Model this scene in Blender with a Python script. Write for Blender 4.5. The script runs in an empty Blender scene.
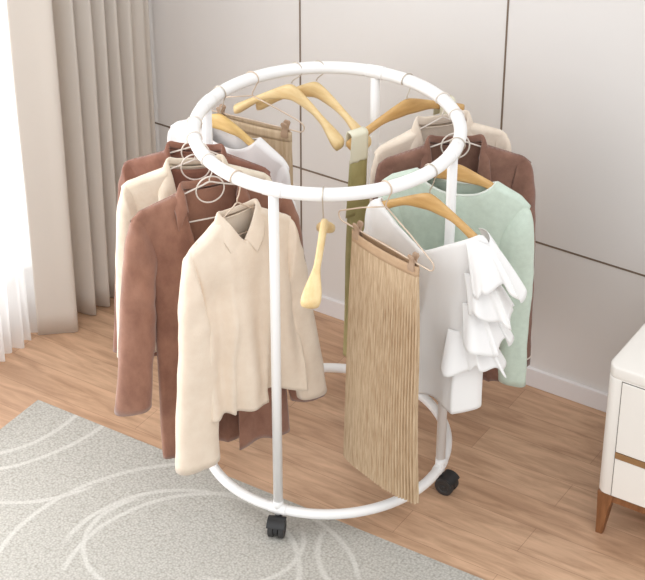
import bpy, bmesh, math, random
from mathutils import Vector, Matrix, noise
PI = math.pi
C = bpy.context.scene.collection
def R(d): return math.radians(d)
def clamp(x, a=0., b=1.): return max(a, min(b, x))
def lerp(a, b, t): return a + (b - a) * t
def sst(a, b, x):
    t = clamp((x - a) / (b - a)); return t * t * (3 - 2 * t)

# ------------------------------------------------------------ materials
def lin(c):
    return tuple(((v / 255) / 12.92 if v / 255 <= .04045 else ((v / 255 + .055) / 1.055) ** 2.4) for v in c) + (1.0,)
def new_mat(name):
    m = bpy.data.materials.new(name); m.use_nodes = True
    nt = m.node_tree; b = nt.nodes['Principled BSDF']
    return m, nt, b
def mat(name, rgb, rough=.5, metal=0., var=0., vscale=20, bump=0., bscale=200, stretch=(1, 1, 1), sheen=0., transl=0., alpha=1.0, bdist=.002, rgb2=None):
    m, nt, b = new_mat(name); N = nt.nodes; L = nt.links
    b.inputs['Roughness'].default_value = rough; b.inputs['Metallic'].default_value = metal
    b.inputs['Base Color'].default_value = lin(rgb)
    if sheen:
        b.inputs['Sheen Weight'].default_value = sheen; b.inputs['Sheen Roughness'].default_value = .5
    tc = N.new('ShaderNodeTexCoord'); mp = N.new('ShaderNodeMapping'); L.new(tc.outputs['Object'], mp.inputs['Vector'])
    mp.inputs['Scale'].default_value = stretch
    colout = None
    if var or rgb2:
        n = N.new('ShaderNodeTexNoise'); n.inputs['Scale'].default_value = vscale; n.inputs['Detail'].default_value = 6; n.inputs['Roughness'].default_value = .62
        L.new(mp.outputs['Vector'], n.inputs['Vector'])
        r = N.new('ShaderNodeValToRGB'); L.new(n.outputs['Fac'], r.inputs['Fac'])
        c2 = rgb2 or tuple(max(0, v * (1 - var)) for v in rgb)
        c1 = rgb if rgb2 else tuple(min(255, v * (1 + var * .6)) for v in rgb)
        r.color_ramp.elements[0].position = .32; r.color_ramp.elements[1].position = .66
        r.color_ramp.elements[0].color = lin(c2); r.color_ramp.elements[1].color = lin(c1)
        L.new(r.outputs['Color'], b.inputs['Base Color']); colout = r.outputs['Color']
    if bump:
        n2 = N.new('ShaderNodeTexNoise'); n2.inputs['Scale'].default_value = bscale; n2.inputs['Detail'].default_value = 3
        L.new(mp.outputs['Vector'], n2.inputs['Vector'])
        bp = N.new('ShaderNodeBump'); bp.inputs['Strength'].default_value = bump; bp.inputs['Distance'].default_value = bdist
        L.new(n2.outputs['Fac'], bp.inputs['Height']); L.new(bp.outputs['Normal'], b.inputs['Normal'])
    out = N['Material Output']; cur = b.outputs['BSDF']
    if transl:
        t = N.new('ShaderNodeBsdfTranslucent'); t.inputs['Color'].default_value = lin(rgb)
        if colout: L.new(colout, t.inputs['Color'])
        mx = N.new('ShaderNodeMixShader'); mx.inputs['Fac'].default_value = transl
        L.new(cur, mx.inputs[1]); L.new(t.outputs['BSDF'], mx.inputs[2]); cur = mx.outputs['Shader']
    if alpha < 1:
        t = N.new('ShaderNodeBsdfTransparent'); mx = N.new('ShaderNodeMixShader'); mx.inputs['Fac'].default_value = alpha
        L.new(t.outputs['BSDF'], mx.inputs[1]); L.new(cur, mx.inputs[2]); cur = mx.outputs['Shader']
    L.new(cur, out.inputs['Surface'])
    return m

M = {}
M['rack'] = mat('white_coated_steel', (247, 246, 245), .32)
M['black'] = mat('black_plastic', (42, 42, 43), .45)
M['tyre'] = mat('caster_tread', (52, 51, 51), .55)
M['steel'] = mat('hook_wire', (205, 195, 182), .28, .85)
M['rose'] = mat('rose_wire', (216, 196, 176), .35, .35)
M['whitewire'] = mat('white_wire', (232, 222, 212), .38)
M['clip'] = mat('tan_clip', (178, 150, 126), .5)
M['maple'] = mat('maple_wood', (240, 215, 164), .42, rgb2=(228, 196, 140), vscale=9, stretch=(1, 6, 6))
M['oak'] = mat('honey_wood', (216, 176, 116), .42, rgb2=(196, 152, 92), vscale=9, stretch=(1, 6, 6))
M['yellowwood'] = mat('yellow_wood', (226, 192, 126), .42, rgb2=(208, 170, 102), vscale=9, stretch=(1, 6, 6))
M['brown'] = mat('brown_suede', (162, 117, 96), .9, rgb2=(132, 90, 72), vscale=16, bump=.35, bscale=320, stretch=(1, 1, .6), sheen=.35)
M['brown_deep'] = mat('brown_suede_deep', (152, 106, 88), .9, rgb2=(122, 80, 65), vscale=16, bump=.35, bscale=320, stretch=(1, 1, .6), sheen=.3)
M['cocoa'] = mat('cocoa_suede', (142, 104, 88), .9, rgb2=(118, 82, 68), vscale=24, bump=.3, bscale=300, sheen=.3)
M['cream'] = mat('cream_wool', (239, 223, 204), .9, rgb2=(234, 216, 196), vscale=30, bump=.3, bscale=260, sheen=.25)
M['ivory'] = mat('ivory_wool', (240, 229, 210), .9, rgb2=(230, 216, 194), vscale=30, bump=.3, bscale=260, sheen=.25)
M['beige'] = mat('beige_wool', (238, 224, 207), .9, rgb2=(229, 213, 195), vscale=30, bump=.3, bscale=260, sheen=.25)
M['mint'] = mat('mint_knit', (206, 220, 206), .85, rgb2=(197, 211, 197), vscale=60, bump=.2, bscale=400, sheen=.2)
M['mint_trim'] = mat('mint_binding', (226, 234, 226), .8)
M['white'] = mat('white_chiffon', (252, 251, 250), .75, bump=.12, bscale=500, transl=.08, sheen=.2)
M['whitetee'] = mat('white_jersey', (244, 241, 240), .85, bump=.15, bscale=400, transl=.1)
M['olive'] = mat('olive_satin', (186, 177, 126), .6, rgb2=(170, 160, 108), vscale=18)
M['facing'] = mat('cream_facing', (232, 228, 206), .7)
M['tan'] = mat('tan_pleats', (213, 190, 159), .8, rgb2=(176, 146, 114), vscale=46, stretch=(5, 5, .32), bump=.2, bscale=300)
M['tanband'] = mat('tan_waistband', (204, 174, 142), .8, rgb2=(194, 162, 130), vscale=30, bump=.2, bscale=300)
M['khaki'] = mat('khaki_pleats', (216, 194, 165), .8, rgb2=(196, 170, 138), vscale=50, stretch=(1.6, 1.6, .12), bump=.2, bscale=300)
M['wall'] = mat('wall_paint', (225, 221, 218), .6)
M['seam'] = mat('bronze_inlay', (128, 112, 98), .4, .3)
M['base'] = mat('white_skirting', (234, 230, 230), .45)
M['curtain'] = mat('taupe_curtain', (230, 222, 213), .85, bump=.15, bscale=500, transl=.2)
M['sheer'] = mat('sheer_voile', (252, 252, 252), .9, transl=.65, alpha=.82)
M['lacquer'] = mat('white_lacquer', (240, 235, 228), .3)
M['shadowgap'] = mat('grey_gap', (120, 114, 108), .6)
M['gold'] = mat('bronze_band', (166, 128, 88), .35, .45)
M['walnut'] = mat('walnut_wood', (146, 98, 62), .4, rgb2=(120, 76, 44), vscale=12, stretch=(6, 6, 1))
M['frame'] = mat('window_frame_white', (238, 236, 233), .4)

def glass_mat():
    m, nt, b = new_mat('window_glass'); N = nt.nodes; L = nt.links
    t = N.new('ShaderNodeBsdfTransparent'); g = N.new('ShaderNodeBsdfGlossy'); g.inputs['Roughness'].default_value = .02
    mx = N.new('ShaderNodeMixShader'); mx.inputs['Fac'].default_value = .06
    L.new(t.outputs[0], mx.inputs[1]); L.new(g.outputs[0], mx.inputs[2]); L.new(mx.outputs[0], N['Material Output'].inputs['Surface'])
    return m
M['glass'] = glass_mat()

def floor_mat():
    m, nt, b = new_mat('oak_planks'); N = nt.nodes; L = nt.links
    tc = N.new('ShaderNodeTexCoord')
    mp = N.new('ShaderNodeMapping'); L.new(tc.outputs['Object'], mp.inputs['Vector'])
    mp.inputs['Location'].default_value = (.24, .185, 0)
    br = N.new('ShaderNodeTexBrick'); L.new(mp.outputs['Vector'], br.inputs['Vector'])
    br.inputs['Scale'].default_value = 1.0; br.inputs['Brick Width'].default_value = .92; br.inputs['Row Height'].default_value = .118
    br.inputs['Mortar Size'].default_value = .0009; br.inputs['Mortar Smooth'].default_value = .2; br.inputs['Bias'].default_value = 0
    br.offset = .37; br.offset_frequency = 2
    br.inputs['Color1'].default_value = lin((208, 172, 142)); br.inputs['Color2'].default_value = lin((194, 156, 126)); br.inputs['Mortar'].default_value = lin((168, 132, 106))
    # grain stretched along the boards
    mg = N.new('ShaderNodeMapping'); L.new(tc.outputs['Object'], mg.inputs['Vector']); mg.inputs['Scale'].default_value = (2.2, 16, 1)
    n = N.new('ShaderNodeTexNoise'); n.inputs['Scale'].default_value = 2.0; n.inputs['Detail'].default_value = 9; n.inputs['Roughness'].default_value = .62; n.inputs['Distortion'].default_value = .6
    L.new(mg.outputs['Vector'], n.inputs['Vector'])
    r = N.new('ShaderNodeValToRGB'); L.new(n.outputs['Fac'], r.inputs['Fac'])
    r.color_ramp.elements[0].position = .30; r.color_ramp.elements[0].color = (.60, .54, .49, 1)
    r.color_ramp.elements[1].position = .66; r.color_ramp.elements[1].color = (1.12, 1.12, 1.12, 1)
    mx = N.new('ShaderNodeMix'); mx.data_type = 'RGBA'; mx.blend_type = 'MULTIPLY'; mx.inputs['Factor'].default_value = .85
    L.new(br.outputs['Color'], mx.inputs['A']); L.new(r.outputs['Color'], mx.inputs['B'])
    L.new(mx.outputs['Result'], b.inputs['Base Color'])
    b.inputs['Roughness'].default_value = .42
    bp = N.new('ShaderNodeBump'); bp.inputs['Strength'].default_value = .12; bp.inputs['Distance'].default_value = .002
    L.new(n.outputs['Fac'], bp.inputs['Height']); L.new(bp.outputs['Normal'], b.inputs['Normal'])
    return m
M['floor'] = floor_mat()

def rug_mat():
    # woven grey-beige pile with pale looping lines (the rug's own pattern, in rug coordinates)
    m, nt, b = new_mat('woven_rug'); N = nt.nodes; L = nt.links
    tc = N.new('ShaderNodeTexCoord'); P = tc.outputs['Object']
    def math_(op, a, bb=None):
        x = N.new('ShaderNodeMath'); x.operation = op
        for i, v in enumerate((a, bb)):
            if v is None: continue
            if isinstance(v, (int, float)): x.inputs[i].default_value = v
            else: L.new(v, x.inputs[i])
        return x.outputs[0]
    # cx, cy, radius, direction the visible arc is centred on (deg), half opening (deg)
    circ = [(-1.272, -.234, .501, 0, 60), (-1.307, -.175, .64, 0, 60), (-.896, -.332, .406, -80, 62), (0, -.707, .576, 160, 80), (-.093, -.644, .345, 100, 95), (.034, -.667, .418, 120, 85),
            (-.201, -.586, .211, 210, 75), (-.007, -.452, .181, -20, 75), (.404, -.253, .233, -120, 60)]
    nz = N.new('ShaderNodeTexNoise'); nz.inputs['Scale'].default_value = 3; L.new(P, nz.inputs['Vector'])
    wob = math_('MULTIPLY', math_('SUBTRACT', nz.outputs['Fac'], .5), .03)
    tot = None
    for cx, cy, rr, adir, aop in circ:
        d = N.new('ShaderNodeVectorMath'); d.operation = 'DISTANCE'; L.new(P, d.inputs[0]); d.inputs[1].default_value = (cx, cy, .004)
        e = math_('ABSOLUTE', math_('ADD', math_('SUBTRACT', d.outputs['Value'], rr), wob))
        k = math_('SUBTRACT', 1.0, math_('DIVIDE', e, .010)); k = math_('MAXIMUM', k, 0.0)
        k = math_('MINIMUM', math_('MULTIPLY', k, 1.7), 1.0)
        sb = N.new('ShaderNodeVectorMath'); sb.operation = 'SUBTRACT'; L.new(P, sb.inputs[0]); sb.inputs[1].default_value = (cx, cy, .004)
        dt = N.new('ShaderNodeVectorMath'); dt.operation = 'DOT_PRODUCT'; L.new(sb.outputs[0], dt.inputs[0]); dt.inputs[1].default_value = (math.cos(R(adir)), math.sin(R(adir)), 0)
        msk = math_('MULTIPLY', math_('SUBTRACT', dt.outputs['Value'], rr * math.cos(R(aop))), 18.0)
        k = math_('MULTIPLY', k, math_('MINIMUM', math_('MAXIMUM', msk, 0.0), 1.0))
        tot = k if tot is None else math_('MAXIMUM', tot, k)
    v = N.new('ShaderNodeTexVoronoi'); v.inputs['Scale'].default_value = 135; L.new(P, v.inputs['Vector'])
    n = N.new('ShaderNodeTexNoise'); n.inputs['Scale'].default_value = 170; n.inputs['Detail'].default_value = 2; L.new(P, n.inputs['Vector'])
    hh = math_('ADD', math_('MULTIPLY', v.outputs['Distance'], .7), math_('MULTIPLY', n.outputs['Fac'], .6))
    r = N.new('ShaderNodeValToRGB'); L.new(hh, r.inputs['Fac'])
    r.color_ramp.elements[0].position = .35; r.color_ramp.elements[0].color = lin((196, 193, 186))
    r.color_ramp.elements[1].position = .95; r.color_ramp.elements[1].color = lin((160, 156, 148))
    mx = N.new('ShaderNodeMix'); mx.data_type = 'RGBA'; L.new(math_('MULTIPLY', tot, .42), mx.inputs['Factor'])
    L.new(r.outputs['Color'], mx.inputs['A']); mx.inputs['B'].default_value = lin((222, 220, 214))
    L.new(mx.outputs['Result'], b.inputs['Base Color']); b.inputs['Roughness'].default_value = .95
    bp = N.new('ShaderNodeBump'); bp.invert = True; bp.inputs['Strength'].default_value = .5; bp.inputs['Distance'].default_value = .003
    L.new(hh, bp.inputs['Height']); L.new(bp.outputs['Normal'], b.inputs['Normal'])
    return m
M['rug'] = rug_mat()

# ------------------------------------------------------------ object helpers
def link_mesh(name, verts, faces, m, parent=None, smooth=True, solid=0., merge=0., mats=None, midx=None, offset=0.):
    me = bpy.data.meshes.new(name); me.from_pydata([tuple(v) for v in verts], [], faces)
    me.materials.append(m)
    bm = bmesh.new(); bm.from_mesh(me)
    if merge: bmesh.ops.remove_doubles(bm, verts=bm.verts, dist=merge)
    bmesh.ops.recalc_face_normals(bm, faces=bm.faces)
    for f in bm.faces: f.smooth = smooth
    bm.to_mesh(me); bm.free()
    o = bpy.data.objects.new(name, me); C.objects.link(o)
    if parent: o.parent = parent
    if solid:
        s = o.modifiers.new('cloth thickness', 'SOLIDIFY'); s.thickness = solid; s.offset = offset
    return o
class MB:
    def __init__(s): s.v = []; s.f = []
    def add(s, v, f):
        k = len(s.v); s.v += [Vector(x) for x in v]; s.f += [tuple(i + k for i in q) for q in f]
    def box(s, a, b, mtx=None):
        (x0, y0, z0), (x1, y1, z1) = a, b
        v = [Vector(p) for p in ((x0, y0, z0), (x1, y0, z0), (x1, y1, z0), (x0, y1, z0), (x0, y0, z1), (x1, y0, z1), (x1, y1, z1), (x0, y1, z1))]
        if mtx: v = [mtx @ p for p in v]
        s.add(v, [(0, 3, 2, 1), (4, 5, 6, 7), (0, 1, 5, 4), (1, 2, 6, 5), (2, 3, 7, 6), (3, 0, 4, 7)])
    def tube(s, pts, r, n=10, closed=False, caps=True):
        pts = [Vector(p) for p in pts]; m = len(pts); V = []; up = None
        for i, p in enumerate(pts):
            if closed: t = pts[(i + 1) % m] - pts[i - 1]
            else: t = pts[min(i + 1, m - 1)] - pts[max(i - 1, 0)]
            t.normalize()
            if up is None:
                up = Vector((0, 0, 1)) if abs(t.z) < .9 else Vector((0, 1, 0))
            a = up - t * up.dot(t); a.normalize(); up = a; b = t.cross(a)
            rr = r[i] if isinstance(r, (list, tuple)) else r
            V += [p + (a * math.cos(2 * PI * k / n) + b * math.sin(2 * PI * k / n)) * rr for k in range(n)]
        F = []
        for i in range(m if closed else m - 1):
            j = (i + 1) % m
            for k in range(n): F.append((i * n + k, i * n + (k + 1) % n, j * n + (k + 1) % n, j * n + k))
        if not closed and caps:
            F.append(tuple(range(n - 1, -1, -1))); F.append(tuple((m - 1) * n + k for k in range(n)))
        s.add(V, F)
    def loft(s, rings, caps=True):
        n = len(rings[0]); V = [p for r_ in rings for p in r_]; F = []
        for i in range(len(rings) - 1):
            for k in range(n): F.append((i * n + k, i * n + (k + 1) % n, (i + 1) * n + (k + 1) % n, (i + 1) * n + k))
        if caps: F.append(tuple(range(n - 1, -1, -1))); F.append(tuple((len(rings) - 1) * n + k for k in range(n)))
        s.add(V, F)
    def grid(s, rows):
        w = len(rows[0]); V = [p for r_ in rows for p in r_]
        s.add(V, [(i * w + k, i * w + k + 1, (i + 1) * w + k + 1, (i + 1) * w + k) for i in range(len(rows) - 1) for k in range(w - 1)])
    def build(s, name, m, parent=None, smooth=True, solid=0., merge=0., bevel=0., offset=0.):
        o = link_mesh(name, s.v, s.f, m, parent, smooth, solid, merge, offset=offset)
        if bevel:
            b = o.modifiers.new('edge round', 'BEVEL'); b.width = bevel; b.segments = 3; b.limit_method = 'ANGLE'
        return o
def empty(name, loc=(0, 0, 0), rz=0.):
    o = bpy.data.objects.new(name, None); C.objects.link(o); o.location = loc; o.rotation_euler = (0, 0, rz); o.empty_display_size = .05
    return o
def tag(o, label, cat, group=None):
    o['label'] = label; o['category'] = cat
    if group: o['group'] = group
    return o
def struct(o): o['kind'] = 'structure'; return o
def nz(x, y, z): return noise.noise(Vector((x, y, z)))
def catmull(pts, n):
    pts = [Vector(p) for p in pts]; out = []
    q = [pts[0] * 2 - pts[1]] + pts + [pts[-1] * 2 - pts[-2]]
    for i in range(1, len(q) - 2):
        for k in range(n):
            t = k / n; a, b, c, d = q[i - 1], q[i], q[i + 1], q[i + 2]
            out.append(.5 * ((2 * b) + (c - a) * t + (2 * a - 5 * b + 4 * c - d) * t * t + (3 * b - a - 3 * c + d) * t ** 3))
    out.append(pts[-1]); return out

# ------------------------------------------------------------ room  (room axes: s along the back wall, t towards it)
ROT = R(-32.1)
E1 = Vector((math.cos(ROT), math.sin(ROT), 0)); E2 = Vector((-math.sin(ROT), math.cos(ROT), 0))
TW = .676; SW = -1.25; HT = 2.5
def room(o): o.rotation_euler = (0, 0, ROT); return o
mb = MB(); mb.box((SW - .1, -3.6, -.05), (2.6, TW + .1, 0)); struct(room(mb.build('floor', M['floor'], smooth=False)))
mb = MB(); mb.box((SW - .1, TW, 0), (2.6, TW + .1, HT)); struct(room(mb.build('wall_back', M['wall'], smooth=False)))
mb = MB()
W0, W1, WB, WTOP = -3.2, .24, .12, 2.3      # window opening
mb.box((SW - .1, W1, 0), (SW, TW, HT)); mb.box((SW - .1, -3.6, 0), (SW, W0, HT)); mb.box((SW - .1, W0, 0), (SW, W1, WB)); mb.box((SW - .1, W0, WTOP), (SW, W1, HT))
struct(room(mb.build('wall_left', M['wall'], smooth=False)))
win = struct(room(empty('window_1')))
mb = MB()
for t0 in (W0, (W0 + W1) / 2 - .025, W1 - .05): mb.box((SW - .08, t0, WB), (SW - .02, t0 + .05, WTOP))
mb.box((SW - .08, W0, WB), (SW - .02, W1, WB + .05)); mb.box((SW - .08, W0, WTOP - .05), (SW - .02, W1, WTOP))
mb.build('window_frame', M['frame'], win, smooth=False)
mb = MB(); mb.box((SW - .055, W0 + .05, WB + .05), (SW - .05, W1 - .05, WTOP - .05)); mb.build('pane', M['glass'], win, smooth=False)
mb = MB(); mb.box((SW, TW - .012, 0), (2.6, TW + .001, .067))
struct(room(mb.build('baseboard_back', M['base'], smooth=False, bevel=.003)))
mb = MB(); mb.box((SW, TW - .0015, .5230), (2.6, TW + .001, .5288)); struct(room(mb.build('trim_1', M['seam'], smooth=False)))
for i, s0 in enumerate((-.523, .187)):
    mb = MB(); mb.box((s0 - .0027, TW - .0015, .067), (s0 + .0027, TW + .001, HT)); struct(room(mb.build('trim_%d' % (i + 2), M['seam'], smooth=False)))

# rug
mb = MB(); mb.box((-.926, -2.1, 0), (1.5, -.228, .004))
rug = room(mb.build('rug', M['rug'], smooth=False)); tag(rug, 'large grey beige woven rug with pale looping lines on the wood floor', 'rug')

# curtains
def drape(path, z0, z1, seed, amp=.006):
    rows = []
    for k in range(31):
        v = k / 30; z = lerp(z0, z1, v); row = []
        for i, p in enumerate(path):
            f = lerp(.8, 1.05, 1 - v)
            row.append(Vector((p.x + amp * nz(i * .05, z * 1.2, seed), p.y + amp * nz(i * .05, z * 1.2, seed + 9), z)))
        rows.append(row)
    m_ = MB(); m_.grid(rows); return m_
cp = [(-1.152, .05), (-1.128, .075), (-1.095, .105), (-1.058, .134), (-1.066, .15), (-1.12, .178), (-1.155, .205), (-1.15, .23), (-1.10, .232), (-1.066, .244), (-1.078, .258),
      (-1.13, .268), (-1.14, .282), (-1.085, .298), (-1.056, .312), (-1.075, .326), (-1.125, .34), (-1.13, .352), (-1.08, .366), (-1.055, .378), (-1.075, .392), (-1.122, .404), (-1.126, .416),
      (-1.08, .43), (-1.055, .442), (-1.075, .456), (-1.12, .468), (-1.124, .48), (-1.08, .494), (-1.055, .508), (-1.07, .526), (-1.11, .545), (-1.08, .572), (-1.07, .60), (-1.10, .618), (-1.08, .64), (-1.10, .655)]
cur = room(drape(catmull([(a, b, 0) for a, b in cp], 6), .006, 2.44, 3).build('curtain', M['curtain'], solid=.002))
tag(cur, 'heavy taupe curtain hanging in deep folds beside the window', 'curtain')
sp = []
for i in range(150):
    t = lerp(-.62, .085, i / 149); ph = i * .62
    sp.append(Vector((-1.165 + .016 * math.sin(ph) + .007 * math.sin(ph * .41 + 1), t + .004 * math.cos(ph * .7), 0)))
she = room(drape(sp, .008, 2.44, 7, .01).build('sheer_curtain', M['sheer'], solid=0))
tag(she, 'sheer white voile curtain lit from behind in front of the window', 'curtain')

# ------------------------------------------------------------ nightstand
ns = room(empty('nightstand')); ns.location = E1 * .822 + E2 * .118
tag(ns, 'white lacquered nightstand with bronze band and walnut legs against the wall', 'nightstand')
def rounded_slab(x0, x1, y0, y1, z0, z1, r):
    pts = []
    for cx, cy, a0 in ((x0 + r, y0 + r, 180), (x1 - r, y0 + r, 270), (x1 - r, y1 - r, 0), (x0 + r, y1 - r, 90)):
        for k in range(9): a = R(a0 + k * 90 / 8); pts.append((cx + r * math.cos(a), cy + r * math.sin(a)))
    m_ = MB(); m_.loft([[Vector((x, y, z)) for x, y in pts] for z in (z0, z1)]); return m_
NW, ND = .50, .53
rounded_slab(0, NW, 0, ND, .155, .553, .032).build('carcass', M['lacquer'], ns, bevel=.004)
rounded_slab(0, NW, 0, ND, .553, .59, .032).build('top', M['lacquer'], ns, bevel=.006)
mb = MB(); mb.box((.048, -.0015, .158), (.452, .012, .551)); mb.build('drawer_recess', M['shadowgap'], ns, smooth=False)
for z0, z1 in ((.160, .292), (.315, .549)):
    mb = MB(); mb.box((.0505, -.004, z0), (.4495, .02, z1)); d = mb.build('drawer', M['lacquer'], ns, smooth=False, bevel=.002)
mb = MB(); mb.box((.0505, -.005, .2935), (.4495, .015, .3135)); mb.build('bronze_band', M['gold'], ns, smooth=False)
mb = MB(); mb.box((.045, .008, .128), (.455, .03, .155)); mb.box((.045, ND - .03, .128), (.455, ND - .01, .155))
mb.box((.01, .05, .128), (.03, ND - .05, .155)); mb.box((NW - .03, .05, .128), (NW - .01, ND - .05, .155)); mb.build('apron', M['walnut'], ns, smooth=False)
for lx, ly in ((0, 0), (1, 0), (0, 1), (1, 1)):
    rings = []
    for z, wd, ins in ((.155, .052, .004), (.13, .046, .005), (.10, .036, .006), (.0, .021, .008)):
        x0 = ins; x1 = ins + wd; q = [(x0, x0), (x1, x0), (x1, x1), (x0, x1)]
        rings.append([Vector((NW - a if lx else a, ND - b if ly else b, z)) for a, b in q])
    m_ = MB(); m_.loft(rings); m_.build('leg', M['walnut'], ns, smooth=False, bevel=.003)

# ------------------------------------------------------------ clothes rack
RR, ZB, ZT = .36, .085, 1.133
rack = empty('clothes_rack')
tag(rack, 'round white steel clothes rack on black casters, half on the rug', 'clothes rack')
def ringpts(z, n=120): return [(RR * math.cos(2 * PI * k / n), RR * math.sin(2 * PI * k / n), z) for k in range(n)]
mb = MB(); mb.tube(ringpts(ZT), .018, 20, closed=True); mb.build('top_ring', M['rack'], rack)
mb = MB(); mb.tube(ringpts(ZB), .0148, 18, closed=True); mb.build('base_ring', M['rack'], rack)
A0 = -112.4
for k in range(4):
    a = R(A0 + 90 * k); x, y = RR * math.cos(a), RR * math.sin(a)
    mb = MB(); mb.tube([(x, y, .071), (x, y, ZT)], .0138, 18); mb.build('post', M['rack'], rack)
    for z, r_ in ((ZT, .0193), (ZB, .0162)):
        pts = [(RR * math.cos(a + d), RR * math.sin(a + d), z) for d in [q * .012 for q in range(-6, 7)]]
        mb = MB(); mb.tube(pts, r_, 18); mb.build('joint_collar', M['rack'], rack)
    mb = MB(); mb.tube([(x, y, ZB), (x, y, ZB + .03)], .0148, 16); mb.build('post_sleeve', M['rack'], rack)
    # twin wheel caster
    zf = .0045 if k == 0 else .0
    ca = empty('caster', (x, y, zf), R((-10, 58, 120, 200)[k])); ca.parent = rack
    r_ = .029; tr = Vector((0, -.024, 0))               # the axle trails behind the stem
    mb = MB(); mb.tube([(0, 0, .040), (0, 0, .078 - zf)], .0065, 12); mb.tube([(0, 0, .052), (0, 0, .062)], .010, 14); mb.build('stem', M['black'], ca)
    rings = []
    for xx in (-.006, .006):
        ring = []
        for j in range(24):
            b = 2 * PI * j / 24; rr = r_ * (1.0 if math.sin(b) > -.2 else .8)
            ring.append(Vector((xx, rr * math.cos(b) * 1.02, r_ + rr * math.sin(b) * 1.05)))
        rings.append(ring)
    mb = MB(); mb.loft(rings); mb.tube([(-.022, 0, r_), (.022, 0, r_)], .004, 10)
    hood = []
    for xx in (-.026, -.024, .024, .026):
        hood.append([Vector((xx, (r_ + q) * math.cos(R(b)), r_ + (r_ + q) * math.sin(R(b)))) for q, bs in ((.0015, range(60, 151, 10)), (.0055, range(150, 59, -10))) for b in bs])
    mb.loft(hood); mb.v = [v + tr for v in mb.v]; mb.box((-.0095, -.016, .034), (.0095, .009, .056)); mb.build('housing', M['black'], ca, bevel=.001)
    for sgn in (-1, 1):
        rings = []
        for xx, rr in ((.007, r_ * .9), (.0085, r_), (.021, r_), (.0235, r_ * .9), (.0235, r_ * .55), (.0215, r_ * .5), (.0215, .005), (.0245, .004)):
            rings.append([Vector((sgn * xx, rr * math.cos(2 * PI * j / 28), r_ + rr * math.sin(2 * PI * j / 28))) for j in range(28)])
        mb = MB(); mb.loft(rings); mb.v = [v + tr for v in mb.v]; mb.build('wheel', M['tyre'], ca, smooth=True, bevel=.0008)

# ------------------------------------------------------------ hangers.  local frame: origin at the centre of the rack tube, x along the arms, z up
def hook_pts(zap, lean=1):
    pts = [(0, 0, zap), (0, 0, zap + .010), (.006 * lean, 0, zap + .022)]
    rc = .0203
    for k in range(15):
        a = R(lerp(-42, 205, k / 14)); pts.append((rc * math.cos(a) * lean, 0, rc * math.sin(a)))
    return catmull(pts, 3)
def place(name, th, phi, label, cat, group):
    a = R(th); o = empty(name, (RR * math.cos(a), RR * math.sin(a), ZT), R(phi)); return tag(o, label, cat, group)
def arm_z(x, A, D, half): return -A - D * (abs(x) / half) ** .95
def wooden(th, phi, label, m, A=.055, D=.095, half=.19, fl=.020, bow=.02, sh=0.):
    o = place('wooden_hanger', th, phi, label, 'hanger', 'wooden hangers on the rack')
    rings = []
    n = 44
    for i in range(n + 1):
        x = lerp(-half, half, i / n); u = abs(x) / half
        hz = lerp(.025, .0125, sst(0, .5, u)) + .005 * sst(.6, .95, u)      # half height
        hy = .009 + (fl - .009) * sst(.52, .92, u)                          # half depth: flared shoulder ends
        e = 1 - clamp((u - .93) / .07) ** 2 * .55
        hz *= e; hy *= e
        zc = arm_z(math.sqrt(x * x + .0004), A, D, half) - hz; yc = -bow * u * u
        ring = []
        for k in range(14):
            b = 2 * PI * k / 14; cs, sn = math.cos(b), math.sin(b)
            ring.append(Vector((x + sh, yc + hy * math.copysign(abs(cs) ** .75, cs), zc + hz * math.copysign(abs(sn) ** .75, sn))))
        rings.append(ring)
    mb = MB(); mb.loft(rings); mb.build('arms', m, o)
    mb = MB(); mb.tube([(p[0] + sh * clamp((-.020 - p[2]) / max(.001, A - .012)), p[1], p[2]) for p in hook_pts(-A - .010)], .0017, 8); mb.build('hook', M['steel'], o)
    return o
def clip_hanger(th, phi, label, half, top, bar, cx, m):
    o = place('clip_hanger', th, phi, label, 'hanger', 'clip hangers on the rack')
    pts = [(0, 0, -top)]; r_ = (bar - top) * .42
    P = []
    rr = .016
    P.append((0, 0, -top)); P.append((half * .5, 0, -lerp(top, bar - 2 * rr, .5))); P.append((half - .02, 0, -(bar - 2 * rr) + .004))
    P2 = [Vector(p) for p in P]
    for k in range(9):
        a = R(lerp(70, -90, k / 8)); P2.append(Vector((half - .016 + rr * math.cos(a), 0, -bar + rr + rr * math.sin(a))))
    loop = P2 + [Vector((-p.x, 0, p.z)) for p in reversed(P2)]
    mb = MB(); mb.tube(loop, .0021, 8); mb.tube(hook_pts(-top), .0019, 8); mb.build('frame', m, o)
    for sx in (-cx, cx):
        mb = MB()
        for sy in (-1, 1):
            rings = []
            for z, wx, yo in ((.022, .007, .010), (.016, .011, .0095), (.004, .008, .005), (-.004, .009, .0048), (-.014, .012, .0075), (-.024, .012, .0068), (-.027, .008, .0068)):
                rings.append([Vector((sx + wx * a, sy * (yo + .003 * b), -bar + z)) for a, b in ((-1, -1), (1, -1), (1, 1), (-1, 1))])
            mb.loft(rings)
        mb.tube([(sx - .008, 0, -bar), (sx + .008, 0, -bar)], .0048, 10)
        mb.build('clip', M['clip'], o, bevel=.0015)
    return o
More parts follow.
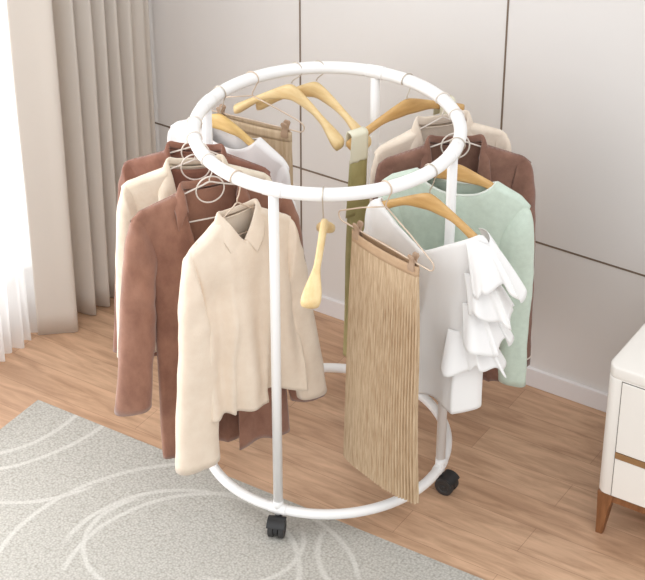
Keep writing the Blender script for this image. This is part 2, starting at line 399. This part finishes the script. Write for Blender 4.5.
def ring_hanger(th, phi, label, half=.185, A=.062, D=.06, m=None):
    o = place('ring_hanger', th, phi, label, 'hanger', 'ring hangers on the rack'); m = m or M['whitewire']
    mb = MB(); mb.tube(hook_pts(-A), .0019, 8)
    arm = [(x, 0, arm_z(x, A, D, half)) for x in [half * k / 12 for k in range(-12, 13)]]
    mb.tube(catmull(arm, 2), .0024, 8)
    for s_ in (-1, 1): mb.tube(catmull([(s_ * half, 0, -A - D), (s_ * (half + .006), 0, -A - D - .02), (s_ * (half - .01), 0, -A - D - .045), (s_ * (half - .03), 0, -A - D - .052)], 5), .0024, 8)
    mb.build('frame', m, o)
    mb = MB(); mb.tube([(.039 * math.cos(2 * PI * k / 40), -.003, -A - .022 + .039 * math.sin(2 * PI * k / 40)) for k in range(40)], .0022, 8, closed=True); mb.build('accessory_ring', m, o)
    mb = MB(); mb.tube([(-half + .03, 0, -A - D - .052), (half - .03, 0, -A - D - .052)], .0024, 8); mb.build('trouser_bar', m, o)
    return o
def wire_hanger(th, phi, label, half=.17, A=.055, D=.10, m=None):
    o = place('wire_hanger', th, phi, label, 'hanger', 'wire hangers on the rack'); m = m or M['rose']
    mb = MB(); mb.tube(hook_pts(-A), .0019, 8)
    arm = [(x, 0, arm_z(x, A, D, half)) for x in [half * k / 12 for k in range(-12, 13)]]
    mb.tube(catmull(arm, 2), .0022, 8); mb.tube([(-half, 0, -A - D), (half, 0, -A - D)], .0022, 8)
    mb.build('frame', m, o); return o

# ------------------------------------------------------------ garments
class G:
    """one garment; local frame like its hanger's (origin on the rack tube)"""
    def __init__(s, name, th, phi, label, cat, A, D, half, W, neck, L, T=.030, Wc=None, Wh=None, armz=None, seed=1, fold=.010, Th=None, group=None, lift=.010, hemdip=0., yoff=0., nf=3.2, skew=0.):
        a = R(th); s.o = empty(name, (RR * math.cos(a), RR * math.sin(a), ZT), R(phi)); tag(s.o, label, cat, group)
        s.A, s.D, s.half, s.W, s.neck, s.L, s.T, s.seed, s.fold, s.lift, s.hemdip = A, D, half, W, neck, L, T, seed, fold, lift, hemdip
        s.Wc = Wc or W * .84; s.Wh = Wh or s.Wc; s.armz = armz or .2; s.Th = Th or T; s.yoff = yoff; s.nf = nf; s.skew = skew
    def sh(s, x):                                   # shoulder line lies on the hanger's arms, drooping past their ends
        ax = abs(x); z = arm_z(min(ax, s.half), s.A, s.D, s.half) + s.lift
        if ax > s.half: z -= (ax - s.half) * .9
        return z
    def hw(s, d):                                   # half width at depth d under the neck point
        if d < s.tip: return s.W
        a = s.armz + s.tip * .6
        if d < a: return lerp(s.W, s.Wc, sst(s.tip, a, d) ** .6)
        return lerp(s.Wc, s.Wh, clamp((d - a) / (s.L - a)))
    @property
    def tip(s): return -(s.sh(s.W) - s.sh(0))
    def th(s, d, x):
        t = lerp(.0165, s.T, sst(.02, .22, d)); return lerp(t, s.Th, sst(.25, s.L, d))
    def wrinkle(s, x, z, d):
        k = s.seed * 7.3; g = sst(.08, s.L, d)
        w = s.fold * (g ** .8) * math.sin(x * s.nf * 2 * PI / .2 * .5 + 2.2 * nz(x * 3, z * 1.2, k) + k)
        r_ = 1 - abs(math.sin(x * s.nf * 9.3 + 1.6 * nz(x * 4, z * 1.5, k + 6) + k)); w -= s.fold * 1.5 * (r_ ** 2.2) * g ** .7
        w += s.fold * 1.1 * nz(x * 11, z * 3.0, k + 4) * sst(.02, .2, d)
        w += .0035 * nz(x * 26, z * 10, k + 8) * sst(.0, .1, d)
        w += s.fold * .5 * nz(x * 5 - z * 4, z * 7, k + 2) * sst(.02, .2, d)
        return w
    def P(s, x0, v, side, nd, vee, thk=1.0):
        """x0: -1..1 of the shoulder width; v: 0 top .. 1 hem"""
        x = x0 * s.W; ax = abs(x); z0 = s.sh(0)
        if ax >= s.neck: zt = s.sh(x)
        else:
            q = ax / s.neck; edge = s.sh(s.neck)
            zt = edge - nd * ((1 - q) if vee else (1 - q ** 2.2) ** .75)
        hem = z0 - s.L - s.hemdip * x0 + .012 * nz(x * 9, 3.3, s.seed) + .006 * math.cos(x * 30 + s.seed)
        z = lerp(zt, hem, v); d = max(0., z0 - z)
        h = s.hw(d); xx = x0 * h
        op = clamp(v * s.L / .012) ** .5; seam = op if ax >= s.neck else lerp(.85 + .15 * op, op, (ax / s.neck) ** 6)
        y = side * s.th(d, xx) * thk * max(0, 1 - abs(x0) ** 3.4) ** .5 * seam
        return Vector((xx + s.skew * max(0, d - .05), s.yoff + y + s.wrinkle(xx, z, d) * min(1, seam + .0), z))
    def vs(s, n): return [(k / n) ** 1.25 for k in range(n + 1)]
    def body(s, m, ndf, ndb, vee=False, gap=None, nu=64, nv=64, solid=.003, name='body'):
        mb = MB(); vs = s.vs(nv)
        us = [math.sin(PI / 2 * lerp(-1, 1, k / nu)) * .35 + lerp(-1, 1, k / nu) * .65 for k in range(nu + 1)]
        mb.grid([[s.P(u, v, 1, ndb, False) for u in us] for v in vs])
        if gap is None: mb.grid([[s.P(u, v, -1, ndf, vee) for u in us] for v in vs])
        else:
            for sg in (-1, 1):
                rows = []
                for v in vs:
                    g = gap(v, sg) / s.W; rows.append([s.P(sg * lerp(g, 1, k / (nu // 2)), v, -1, ndf, vee) for k in range(nu // 2 + 1)])
                mb.grid(rows)
        return mb.build(name, m, s.o, solid=solid, merge=.0009)
    def lining(s, m, ndb):
        mb = MB(); mb.grid([[s.P(u * .62, lerp(.004, .55, k / 24), 1, ndb, False, .72) + Vector((0, -.004, -.002)) for u in [q / 16 for q in range(-16, 17)]] for k in range(25)])
        return mb.build('lining', m, s.o, solid=.001)
    def sleeve(s, sg, m, L, r=.05, r2=None, sk=None, ry=.03, drift=.03, arm=.17, wob=1.0, y0=-.006, fwd=0., name='sleeve', inset=.02, trim=None):
        """outer edge runs on from the shoulder point, inner edge starts at the armpit; flattened tube between them"""
        r2 = r2 or r; tz = s.sh(s.W); k = s.seed * 3.1 + sg * 5; W = s.W; n = 60
        xa = s.hw(s.tip + arm) - inset
        outer = catmull([(W - .035, 0, s.sh(W - .035) + .001), (W - .008, 0, tz + .003), (W + .004, 0, tz - .022), (W + .012 + drift * .15, 0, tz - .10), (W + .012 + drift * .5, 0, tz - L * .5), (W + .008 + drift, 0, tz - L)], 16)
        xb = W + .008 + drift - 2 * r2; xm = W + .012 + drift * .5 - 2 * r
        inner = catmull([(xa - .012, 0, tz - arm + .01), (xa, 0, tz - arm - .01), (lerp(xa, xm, .55), 0, tz - arm - .10), (xm, 0, tz - L * .62), (xb, 0, tz - L + .006)], 20)
        rings = []
        for i in range(n + 1):
            t = i / n; O = outer[min(len(outer) - 1, round(t * (len(outer) - 1)))]; I = inner[min(len(inner) - 1, round(t * (len(inner) - 1)))]
            def at(P, t): f = t * (len(P) - 1); a = min(int(f), len(P) - 2); return P[a].lerp(P[a + 1], f - a)
            O = at(outer, t); I = at(inner, t); c = (O + I) / 2; h = (O - I) / 2
            yy = lerp(.0135, ry, sst(.02, .4, t)); f = sst(.05, .3, t); ring = []
            for j in range(32):
                b = 2 * PI * j / 32; cs, sn = math.cos(b), math.sin(b)
                q = c + h * cs + Vector((0, yy * math.copysign(abs(sn) ** .85, sn), 0))
                bulge = wob * (.009 * nz(q.x * 14, q.z * 4.5 + q.y * 20, k) + .0035 * nz(q.x * 36, q.z * 15, k + 3) + .003 * math.sin(b * 3 + t * 5 + k) * t) * f
                bulge += wob * .004 * math.sin(q.z * 70 + 9 * nz(q.x * 8, q.z * 5, k)) * sst(.25, .5, t) * (1 - sst(.6, .9, t)) * .6
                hn = h.normalized(); p = q + (hn * cs + Vector((0, sn, 0))) * bulge
                p.y += y0 * f + fwd * t + .007 * wob * nz(t * 3.2, k, 1.7) * f
                d = s.sh(0) - p.z
                ring.append(Vector((p.x * sg + (s.skew if sk is None else sk) * max(0, d - .05), p.y + s.yoff, p.z)))
            rings.append(ring)
        mb = MB(); mb.loft(rings, caps=False); o = mb.build(name, m, s.o, solid=.003)
        if trim:
            ring = rings[n - 1]; c = sum(ring, Vector()) / len(ring)
            mb = MB(); mb.tube([c + (p - c) * 1.05 for p in ring], .0022, 6, closed=True); mb.build('cuff_trim', trim, o)
        return o
    def collar(s, m, zf, h=.022, w=.035, point=.03, xf=None, yf=None, nb=.012, lap=None, name='collar'):
        """turned-down collar: runs from the front point up round the back of the neck"""
        xf = s.neck * .25 if xf is None else xf; e = s.sh(s.neck); yf = s.th(.1, 0) if yf is None else yf
        half = catmull([(-xf, -yf - .004, e - zf), (-lerp(xf, s.neck, .55), -yf * .85 - .002, e - zf * .42), (-s.neck, 0, e + .002), (-s.neck * .62, .016, e - nb * .6), (0, .022, e - nb)], 9)
        path = half + [Vector((-p.x, p.y, p.z)) for p in reversed(half[:-1])]
        n = len(path); rows = [[], [], [], [], []]
        for i, p in enumerate(path):
            t = abs(i / (n - 1) - .5) * 2                     # 1 at the front ends, 0 at the nape
            c = Vector((0, .006, p.z)); out = (p - c); out.z = 0; out.normalize()
            if t > .55: out = (out * (1 - sst(.55, .9, t)) + Vector((math.copysign(.75, p.x), -.35, 0)) * sst(.55, .9, t)); out.normalize()
            hh = h * (1 - .55 * sst(.6, 1, t)); ww = w + point * sst(.45, .95, t)
            dn = Vector((0, 0, -1)); rise = p + Vector((0, 0, hh)) - out * .004
            rows[0].append(p - out * .001); rows[1].append(rise); rows[2].append(rise + out * .007 + Vector((0, -.001, .003)))
            slope = lerp(.35, .62, sst(.4, .9, t))
            rows[3].append(rise + out * (.007 + ww * .5 * slope) + dn * (hh * .4 + ww * .38)); rows[4].append(rise + out * (.006 + ww * slope) + dn * (hh * .6 + ww * .8))
        for r_ in rows:
            for p in r_: p.y += s.yoff
        mb = MB(); mb.grid(rows); o = mb.build(name, m, s.o, solid=.003)
        sub = o.modifiers.new('smooth', 'SUBSURF'); sub.levels = 1; sub.render_levels = 1
        return o

# --- left side of the rack
ring_hanger(176, -6, 'thin white ring hanger holding the deep brown coat at the far left', half=.19, A=.070, D=.068)
g = G('coat', 176, -6, 'deep brown coat hung behind the ivory jacket at far left', 'coat', .070, .068, .19, .204, .075, .70, T=.020, Wc=.18, Wh=.19, seed=1, group='brown coats on the rack')
g.body(M['brown_deep'], .10, .012, gap=lambda v, sg: lerp(.066, .05, v)); g.sleeve(-1, M['brown_deep'], .62, r=.05, ry=.022, drift=.05); g.sleeve(1, M['brown_deep'], .56, r=.045, ry=.012, drift=.0)
g.collar(M['brown_deep'], .09, xf=.062, w=.03)
ring_hanger(190, 7, 'thin white ring hanger holding the ivory jacket on the left', half=.185, A=.064, D=.065)
g = G('jacket', 190, 7, 'ivory jacket with open collar hung between two brown coats on the left', 'jacket', .064, .065, .185, .202, .075, .62, T=.022, Wc=.172, Wh=.185, seed=2, group='pale jackets on the rack')
g.body(M['ivory'], .11, .012, vee=False, gap=lambda v, sg: lerp(.066, .03, sst(0, .3, v))); g.sleeve(-1, M['ivory'], .555, r=.052, ry=.024, drift=.04); g.sleeve(1, M['ivory'], .54, r=.045, ry=.012, drift=.0)
g.lining(M['brown_deep'], .012)
g.collar(M['ivory'], .12, xf=.05, w=.062, point=.03)
ring_hanger(210.5, 21, 'thin white ring hanger holding the long brown coat front left', half=.195, A=.064, D=.06)
g = G('coat', 210.5, 21, 'long reddish brown coat hanging open beside the cream sweater, front left', 'coat', .064, .06, .195, .222, .080, .88, T=.026, Wc=.176, Wh=.192, seed=3, fold=.007, skew=.03, group='brown coats on the rack')
g.body(M['brown'], .10, .012, gap=lambda v, sg: (lerp(.072, .035, sst(0, .6, v)) if sg < 0 else lerp(.070, .03, v))); g.sleeve(-1, M['brown'], .595, r=.047, r2=.049, ry=.036, drift=.066, sk=0, arm=.14); g.sleeve(1, M['brown'], .70, r=.05, ry=.018, drift=.09, sk=0)
g.collar(M['brown'], .062, xf=.070, w=.052, point=.0, h=.026)
wire_hanger(229.5, 36, 'rose wire hanger holding the cream sweater at the front left', half=.15, A=.074, D=.100)
g = G('sweater', 229.5, 36, 'cream collared sweater hanging nearest the front on the left', 'sweater', .074, .100, .15, .165, .060, .645, T=.036, Wc=.145, Wh=.165, seed=5, fold=.026, Th=.05, lift=.010, skew=.06)
g.body(M['cream'], .075, .014, vee=True); g.sleeve(-1, M['cream'], .68, r=.055, r2=.066, ry=.038, drift=.05, sk=0); g.sleeve(1, M['cream'], .61, r=.052, r2=.05, ry=.03, drift=.075)
g.collar(M['cream'], .078, xf=.004, w=.046, point=.004, h=.018)
wooden(146, -35, 'yellow wooden hanger inside the white tee, back left', M['yellowwood'], A=.055, D=.085, half=.160, fl=.009, bow=0.)
g = G('tee_shirt', 146, -35, 'plain white tee shirt with wide neck at the back left', 'shirt', .055, .095, .185, .210, .105, .52, T=.02, Wc=.185, Wh=.19, seed=6, armz=.22)
g.o.location.x += .026 * math.cos(R(-35)); g.o.location.y += .026 * math.sin(R(-35)); g.body(M['whitetee'], .055, .03); g.sleeve(-1, M['whitetee'], .22, r=.07, ry=.018, wob=.6, drift=.02); g.sleeve(1, M['whitetee'], .22, r=.07, ry=.018, wob=.6, drift=.02)
clip_hanger(126, -27, 'rose wire clip hanger holding the khaki skirt at the back left', .165, .055, .135, .105, M['rose'])

# pleated skirts
def skirt(th, phi, label, bar, w0, w1, L, m, mband, npl, T0=.012, T1=.022, seed=1, group='pleated skirts on clip hangers', pl=.004):
    a = R(th); o = empty('pleated_skirt', (RR * math.cos(a), RR * math.sin(a), ZT), R(phi)); tag(o, label, 'skirt', group)
    zt = -bar - .008; nper = npl * 8; rings = []
    def sec(z, w, T, amp, nn, ph=0):
        pts = []
        for k in range(nn):
            q = k / nn
            # rounded-flat loop: front, side, back, side
            ang = 2 * PI * q; cs, sn = math.cos(ang), math.sin(ang)
            tri = 2 * PI * q
            x = w * (1 - abs(1 - ((q * 2) % 1) * 2)) if False else w * cs
            X = w * math.copysign(1 - (1 - abs(2 * (math.acos(clamp(cs, -1, 1)) / PI) - 1)) ** 1.0, cs)
            y = -T * math.copysign(abs(sn) ** .55, sn)
            saw = ((q * npl * 2) % 1); pw = (saw / .72 if saw < .72 else (1 - saw) / .28)
            nrm = Vector((cs * .3, -math.copysign(abs(sn) ** .6, sn), 0)); nrm.normalize()
            pts.append(Vector((X, y, z)) + nrm * amp * (pw - .5))
        return pts
    nv = 40
    for i in range(nv + 1):
        v = i / nv; z = zt - .028 - (L - .028) * v
        w = lerp(w0, w1, v ** .9); T = lerp(T0, T1, v)
        pts = sec(z, w, T, pl * sst(-.02, .25, v), nper)
        pts = [p + Vector((.004 * nz(p.z * 2.5, p.x * 6, seed) * v, .010 * nz(p.x * 5, p.z * 2.2, seed + 3) * v, .003 * nz(p.x * 40, 0, seed) * v)) for p in pts]
        rings.append(pts)
    mb = MB(); mb.loft(rings, caps=False); mb.build('pleats', m, o, smooth=False, solid=.0012)
    mb = MB(); mb.loft([[p + Vector((0, 0, dz)) for p in sec(zt, w0 * 1.0, T0 + .0005, .0, 90)] for dz in (0, -.01, -.02, -.031)], caps=False)
    mb.build('waistband', mband, o, solid=.002)
    return o
skirt(126, -27, 'khaki pleated skirt clipped behind the white tee at the back left', .135, .125, .128, .34, M['khaki'], M['khaki'], 26, seed=3)

# --- empty hangers at the back and front
wooden(104, -37, 'empty pale wooden hanger at the back, left of the other empty one', M['maple'], A=.040, D=.130, half=.195, sh=-.018, fl=.024, bow=.02)
wooden(93.5, -38, 'empty pale wooden hanger at the back beside the back post', M['maple'], A=.036, D=.130, half=.205, sh=-.010, fl=.024, bow=.02)
wooden(268.5, -96, 'empty pale wooden hanger hanging end on at the front of the ring', M['maple'], A=.06, D=.14, half=.195, fl=.026, bow=.015)

# --- right side of the rack
wooden(51, 34, 'honey wooden hanger carrying the olive dress straps at the back right', M['oak'], A=.05, D=.085, half=.205, fl=.012, bow=0.)
a = R(51); dr = empty('dress', (RR * math.cos(a), RR * math.sin(a), ZT), R(34)); tag(dr, 'olive dress hung by two wide straps at the back right', 'dress')
for sg in (-1, 1):
    for nm, z0, z1, m, yo in (('strap_facing', .0, .085, M['facing'], .0015), ('strap', .075, .26, M['olive'], .0)):
        mb = MB(); rows = []
        for k in range(15):
            v = k / 14; d = lerp(z0, z1, v); w = lerp(.028, .034, clamp(d / .26))
            rows.append([Vector(((.135 if sg > 0 else -.172) + sg * .012 * d / .26 + w * u, -(.014 + yo) + .006 * nz(u * 2, d * 12, sg) * clamp(d / .1), (-.104 if sg > 0 else -.114) - d)) for u in (-1, -.6, -.2, .2, .6, 1)])
        zt_ = rows[0][0].z
        if z0 == 0:   # goes over the hanger and a little down the back
            rows = [[Vector((p.x, .015, zt_ - .045)) for p in rows[0]], [Vector((p.x, .0145, zt_ - .010)) for p in rows[0]], [Vector((p.x, .008, zt_ + .006)) for p in rows[0]], [Vector((p.x, -.008, zt_ + .006)) for p in rows[0]]] + rows
        mb.grid(rows); mb.build(nm, m, dr, solid=.0022)
mb = MB(); rings = []
for i in range(41):
    v = i / 40; z = -.355 - .50 * v; w = lerp(.200, .216, v); T = lerp(.014, .03, sst(0, .3, v)); ring = []
    for j in range(96):
        b = 2 * PI * j / 96; cs, sn = math.cos(b), math.sin(b); x = w * cs
        zz = z + max(0, 1 - v * 4) * .075 * (math.exp(-((x + .180) / .04) ** 2) + math.exp(-((x - .145) / .045) ** 2))
        ring.append(Vector((x, -T * math.copysign(abs(sn) ** .6, sn) - .004 + .008 * v * math.sin(x * 70) + .006 * nz(x * 8, z * 3, 2), zz)))
    rings.append(ring)
mb.loft(rings, caps=False); mb.build('body', M['olive'], dr, solid=.002)

wire_hanger(27, 15, 'thin wire hanger holding the beige jacket at the back right', half=.175, A=.055, D=.075, m=M['whitewire'])
g = G('jacket', 27, 15, 'beige collared jacket hung behind the brown coat at the back right', 'jacket', .055, .075, .175, .195, .075, .60, T=.022, Wc=.178, Wh=.185, seed=8, group='pale jackets on the rack')
g.body(M['beige'], .12, .012, gap=lambda v, sg: lerp(.06, .02, sst(0, .3, v))); g.sleeve(-1, M['beige'], .56, r=.046, ry=.016, drift=0); g.sleeve(1, M['beige'], .58, r=.05, ry=.022, drift=.01)
g.collar(M['beige'], .12, xf=.05, w=.05, point=.03, h=.03)
ring_hanger(11, 2, 'thin white ring hanger holding the cocoa coat on the right', half=.19, A=.07, D=.07)
g = G('coat', 11, 2, 'dark cocoa brown coat hung behind the mint top on the right', 'coat', .07, .07, .19, .212, .075, .82, T=.022, Wc=.178, Wh=.185, seed=9, group='brown coats on the rack')
g.body(M['cocoa'], .11, .012, gap=lambda v, sg: lerp(.066, .03, sst(0, .6, v))); g.sleeve(-1, M['cocoa'], .60, r=.046, ry=.016, drift=0); g.sleeve(1, M['cocoa'], .675, r=.05, ry=.026, drift=.03, trim=M['whitewire'])
g.collar(M['cocoa'], .09, xf=.064, w=.036, point=.02, h=.024)
wooden(345, -19, 'honey wooden hanger inside the mint top on the right', M['oak'], A=.05, D=.085, half=.18, fl=.009, bow=0.)
g = G('knit_top', 345, -19, 'pale mint long sleeved top hanging on the right', 'top', .05, .085, .18, .208, .112, .54, T=.022, Wc=.148, Wh=.152, seed=10, fold=.008)
b_ = g.body(M['mint'], .05, .03); g.sleeve(-1, M['mint'], .58, r=.045, ry=.018, drift=0); g.sleeve(1, M['mint'], .575, r=.044, r2=.034, ry=.026, drift=.012, arm=.14)
nb = [g.P(u * .112 / .208, 0, -1, .05, False) + Vector((0, -.001, 0)) for u in [k / 20 for k in range(-20, 21)]] + [g.P(u * .112 / .208, 0, 1, .03, False) for u in [k / 20 for k in range(19, -20, -1)]]
mb = MB(); mb.tube(nb, .0035, 8, closed=True); mb.build('neck_binding', M['mint_trim'], g.o)

wooden(318.5, -36, 'honey wooden hanger inside the ruffled white blouse', M['oak'], A=.055, D=.10, half=.175, fl=.009, bow=0.)
g = G('blouse', 318.5, -36, 'sheer white blouse with cascading ruffles down its right side', 'blouse', .055, .10, .175, .188, .158, .64, T=.034, Wc=.178, Wh=.185, seed=12, fold=.010, Th=.045, nf=2.4, armz=.16)
g.body(M['white'], .095, .135, vee=True, solid=.0012)
g.sleeve(-1, M['white'], .20, r=.055, r2=.06, ry=.022, drift=.0)
def ruffle(z0, h, x0, out, seed, a0=-.72, a1=.8):
    rows = []; nb_ = 14; na = 70
    for i in range(nb_ + 1):
        b = i / nb_; row = []
        for k in range(na + 1):
            q = k / na; ang = lerp(a0, a1, q) * PI / 2
            # base line runs from the front, round the side, to the back of the blouse
            base = Vector((x0 + .03 * math.cos(ang) - .055 * (abs(ang) / (PI / 2)) ** 2, .042 * math.sin(ang), z0 + .015 * nz(q * 3, seed, 0)))
            dirn = Vector((math.cos(ang) * 1.1, math.sin(ang) * .55, 0))
            lobe = math.sin(q * PI * 4 + seed * 1.7)
            ext = out * (b ** .9) * (.75 + .35 * math.cos(ang)) * (1 + .22 * lobe)
            dn = h * (b ** 1.1) * (1 + .18 * nz(q * 4, seed * 2.1, 3)) * (.95 + .12 * lobe)
            p = base + dirn * ext + Vector((.004 * b * math.sin(q * 31 + seed), .016 * b * math.sin(q * PI * 7 + seed) + .005 * b * math.sin(q * 44 + seed * 2), -dn - .006 * b * math.sin(q * 38)))
            row.append(p)
        rows.append(row)
    m_ = MB(); m_.grid(rows); m_.build('ruffle', M['white'], g.o, solid=.0009)
ruffle(-.146, .130, .154, .080, 1); ruffle(-.240, .118, .154, .070, 2); ruffle(-.335, .120, .152, .066, 3); ruffle(-.430, .105, .146, .058, 4, -.95)

clip_hanger(295, -48, 'rose wire clip hanger holding the tan pleated skirt at the front', .180, .055, .172, .105, M['rose'])
skirt(295, -48, 'long tan pleated skirt clipped on a wire hanger at the front', .172, .128, .148, .765, M['tan'], M['tanband'], 30, T0=.013, T1=.024, seed=6, pl=.0085)

# ------------------------------------------------------------ light
w = bpy.data.worlds.new('daylight'); bpy.context.scene.world = w; w.use_nodes = True
bg = w.node_tree.nodes['Background']; bg.inputs['Color'].default_value = (.97, .985, 1.0, 1); bg.inputs['Strength'].default_value = 1.10
def area(name, loc, target, sx, sy, power, col):
    l = bpy.data.lights.new(name, 'AREA'); l.shape = 'RECTANGLE'; l.size = sx; l.size_y = sy; l.energy = power; l.color = col
    o = bpy.data.objects.new(name, l); C.objects.link(o); o.location = loc
    o.rotation_euler = (Vector(target) - Vector(loc)).to_track_quat('-Z', 'Y').to_euler(); return o
wc = E1 * (SW - .45) + E2 * (-1.5); wc.z = 1.35
area('window_daylight', wc, wc + E1 * 2 + Vector((0, 0, -.35)), 3.0, 2.2, 88, (1, .99, .98))
sl = bpy.data.lights.new('sun', 'SUN'); sl.energy = .6; sl.angle = R(35); sl.color = (1, .985, .96)
so = bpy.data.objects.new('sun', sl); C.objects.link(so); so.rotation_euler = Vector((-.13, .62, -.80)).to_track_quat('-Z', 'Y').to_euler()

# ------------------------------------------------------------ camera
cd = bpy.data.cameras.new('camera'); cam = bpy.data.objects.new('camera', cd); C.objects.link(cam)
cam.location = (0, -4.7268, 3.6782); cam.rotation_euler = (PI / 2 - .57580, 0, .0026)
cd.sensor_width = 36; cd.lens = 110.605; cd.clip_end = 60
sc = bpy.context.scene; sc.camera = cam
sc.view_settings.view_transform = 'Standard'; sc.view_settings.look = 'None'; sc.view_settings.gamma = 1; sc.view_settings.use_curve_mapping = False
sc.view_settings.exposure = -.05
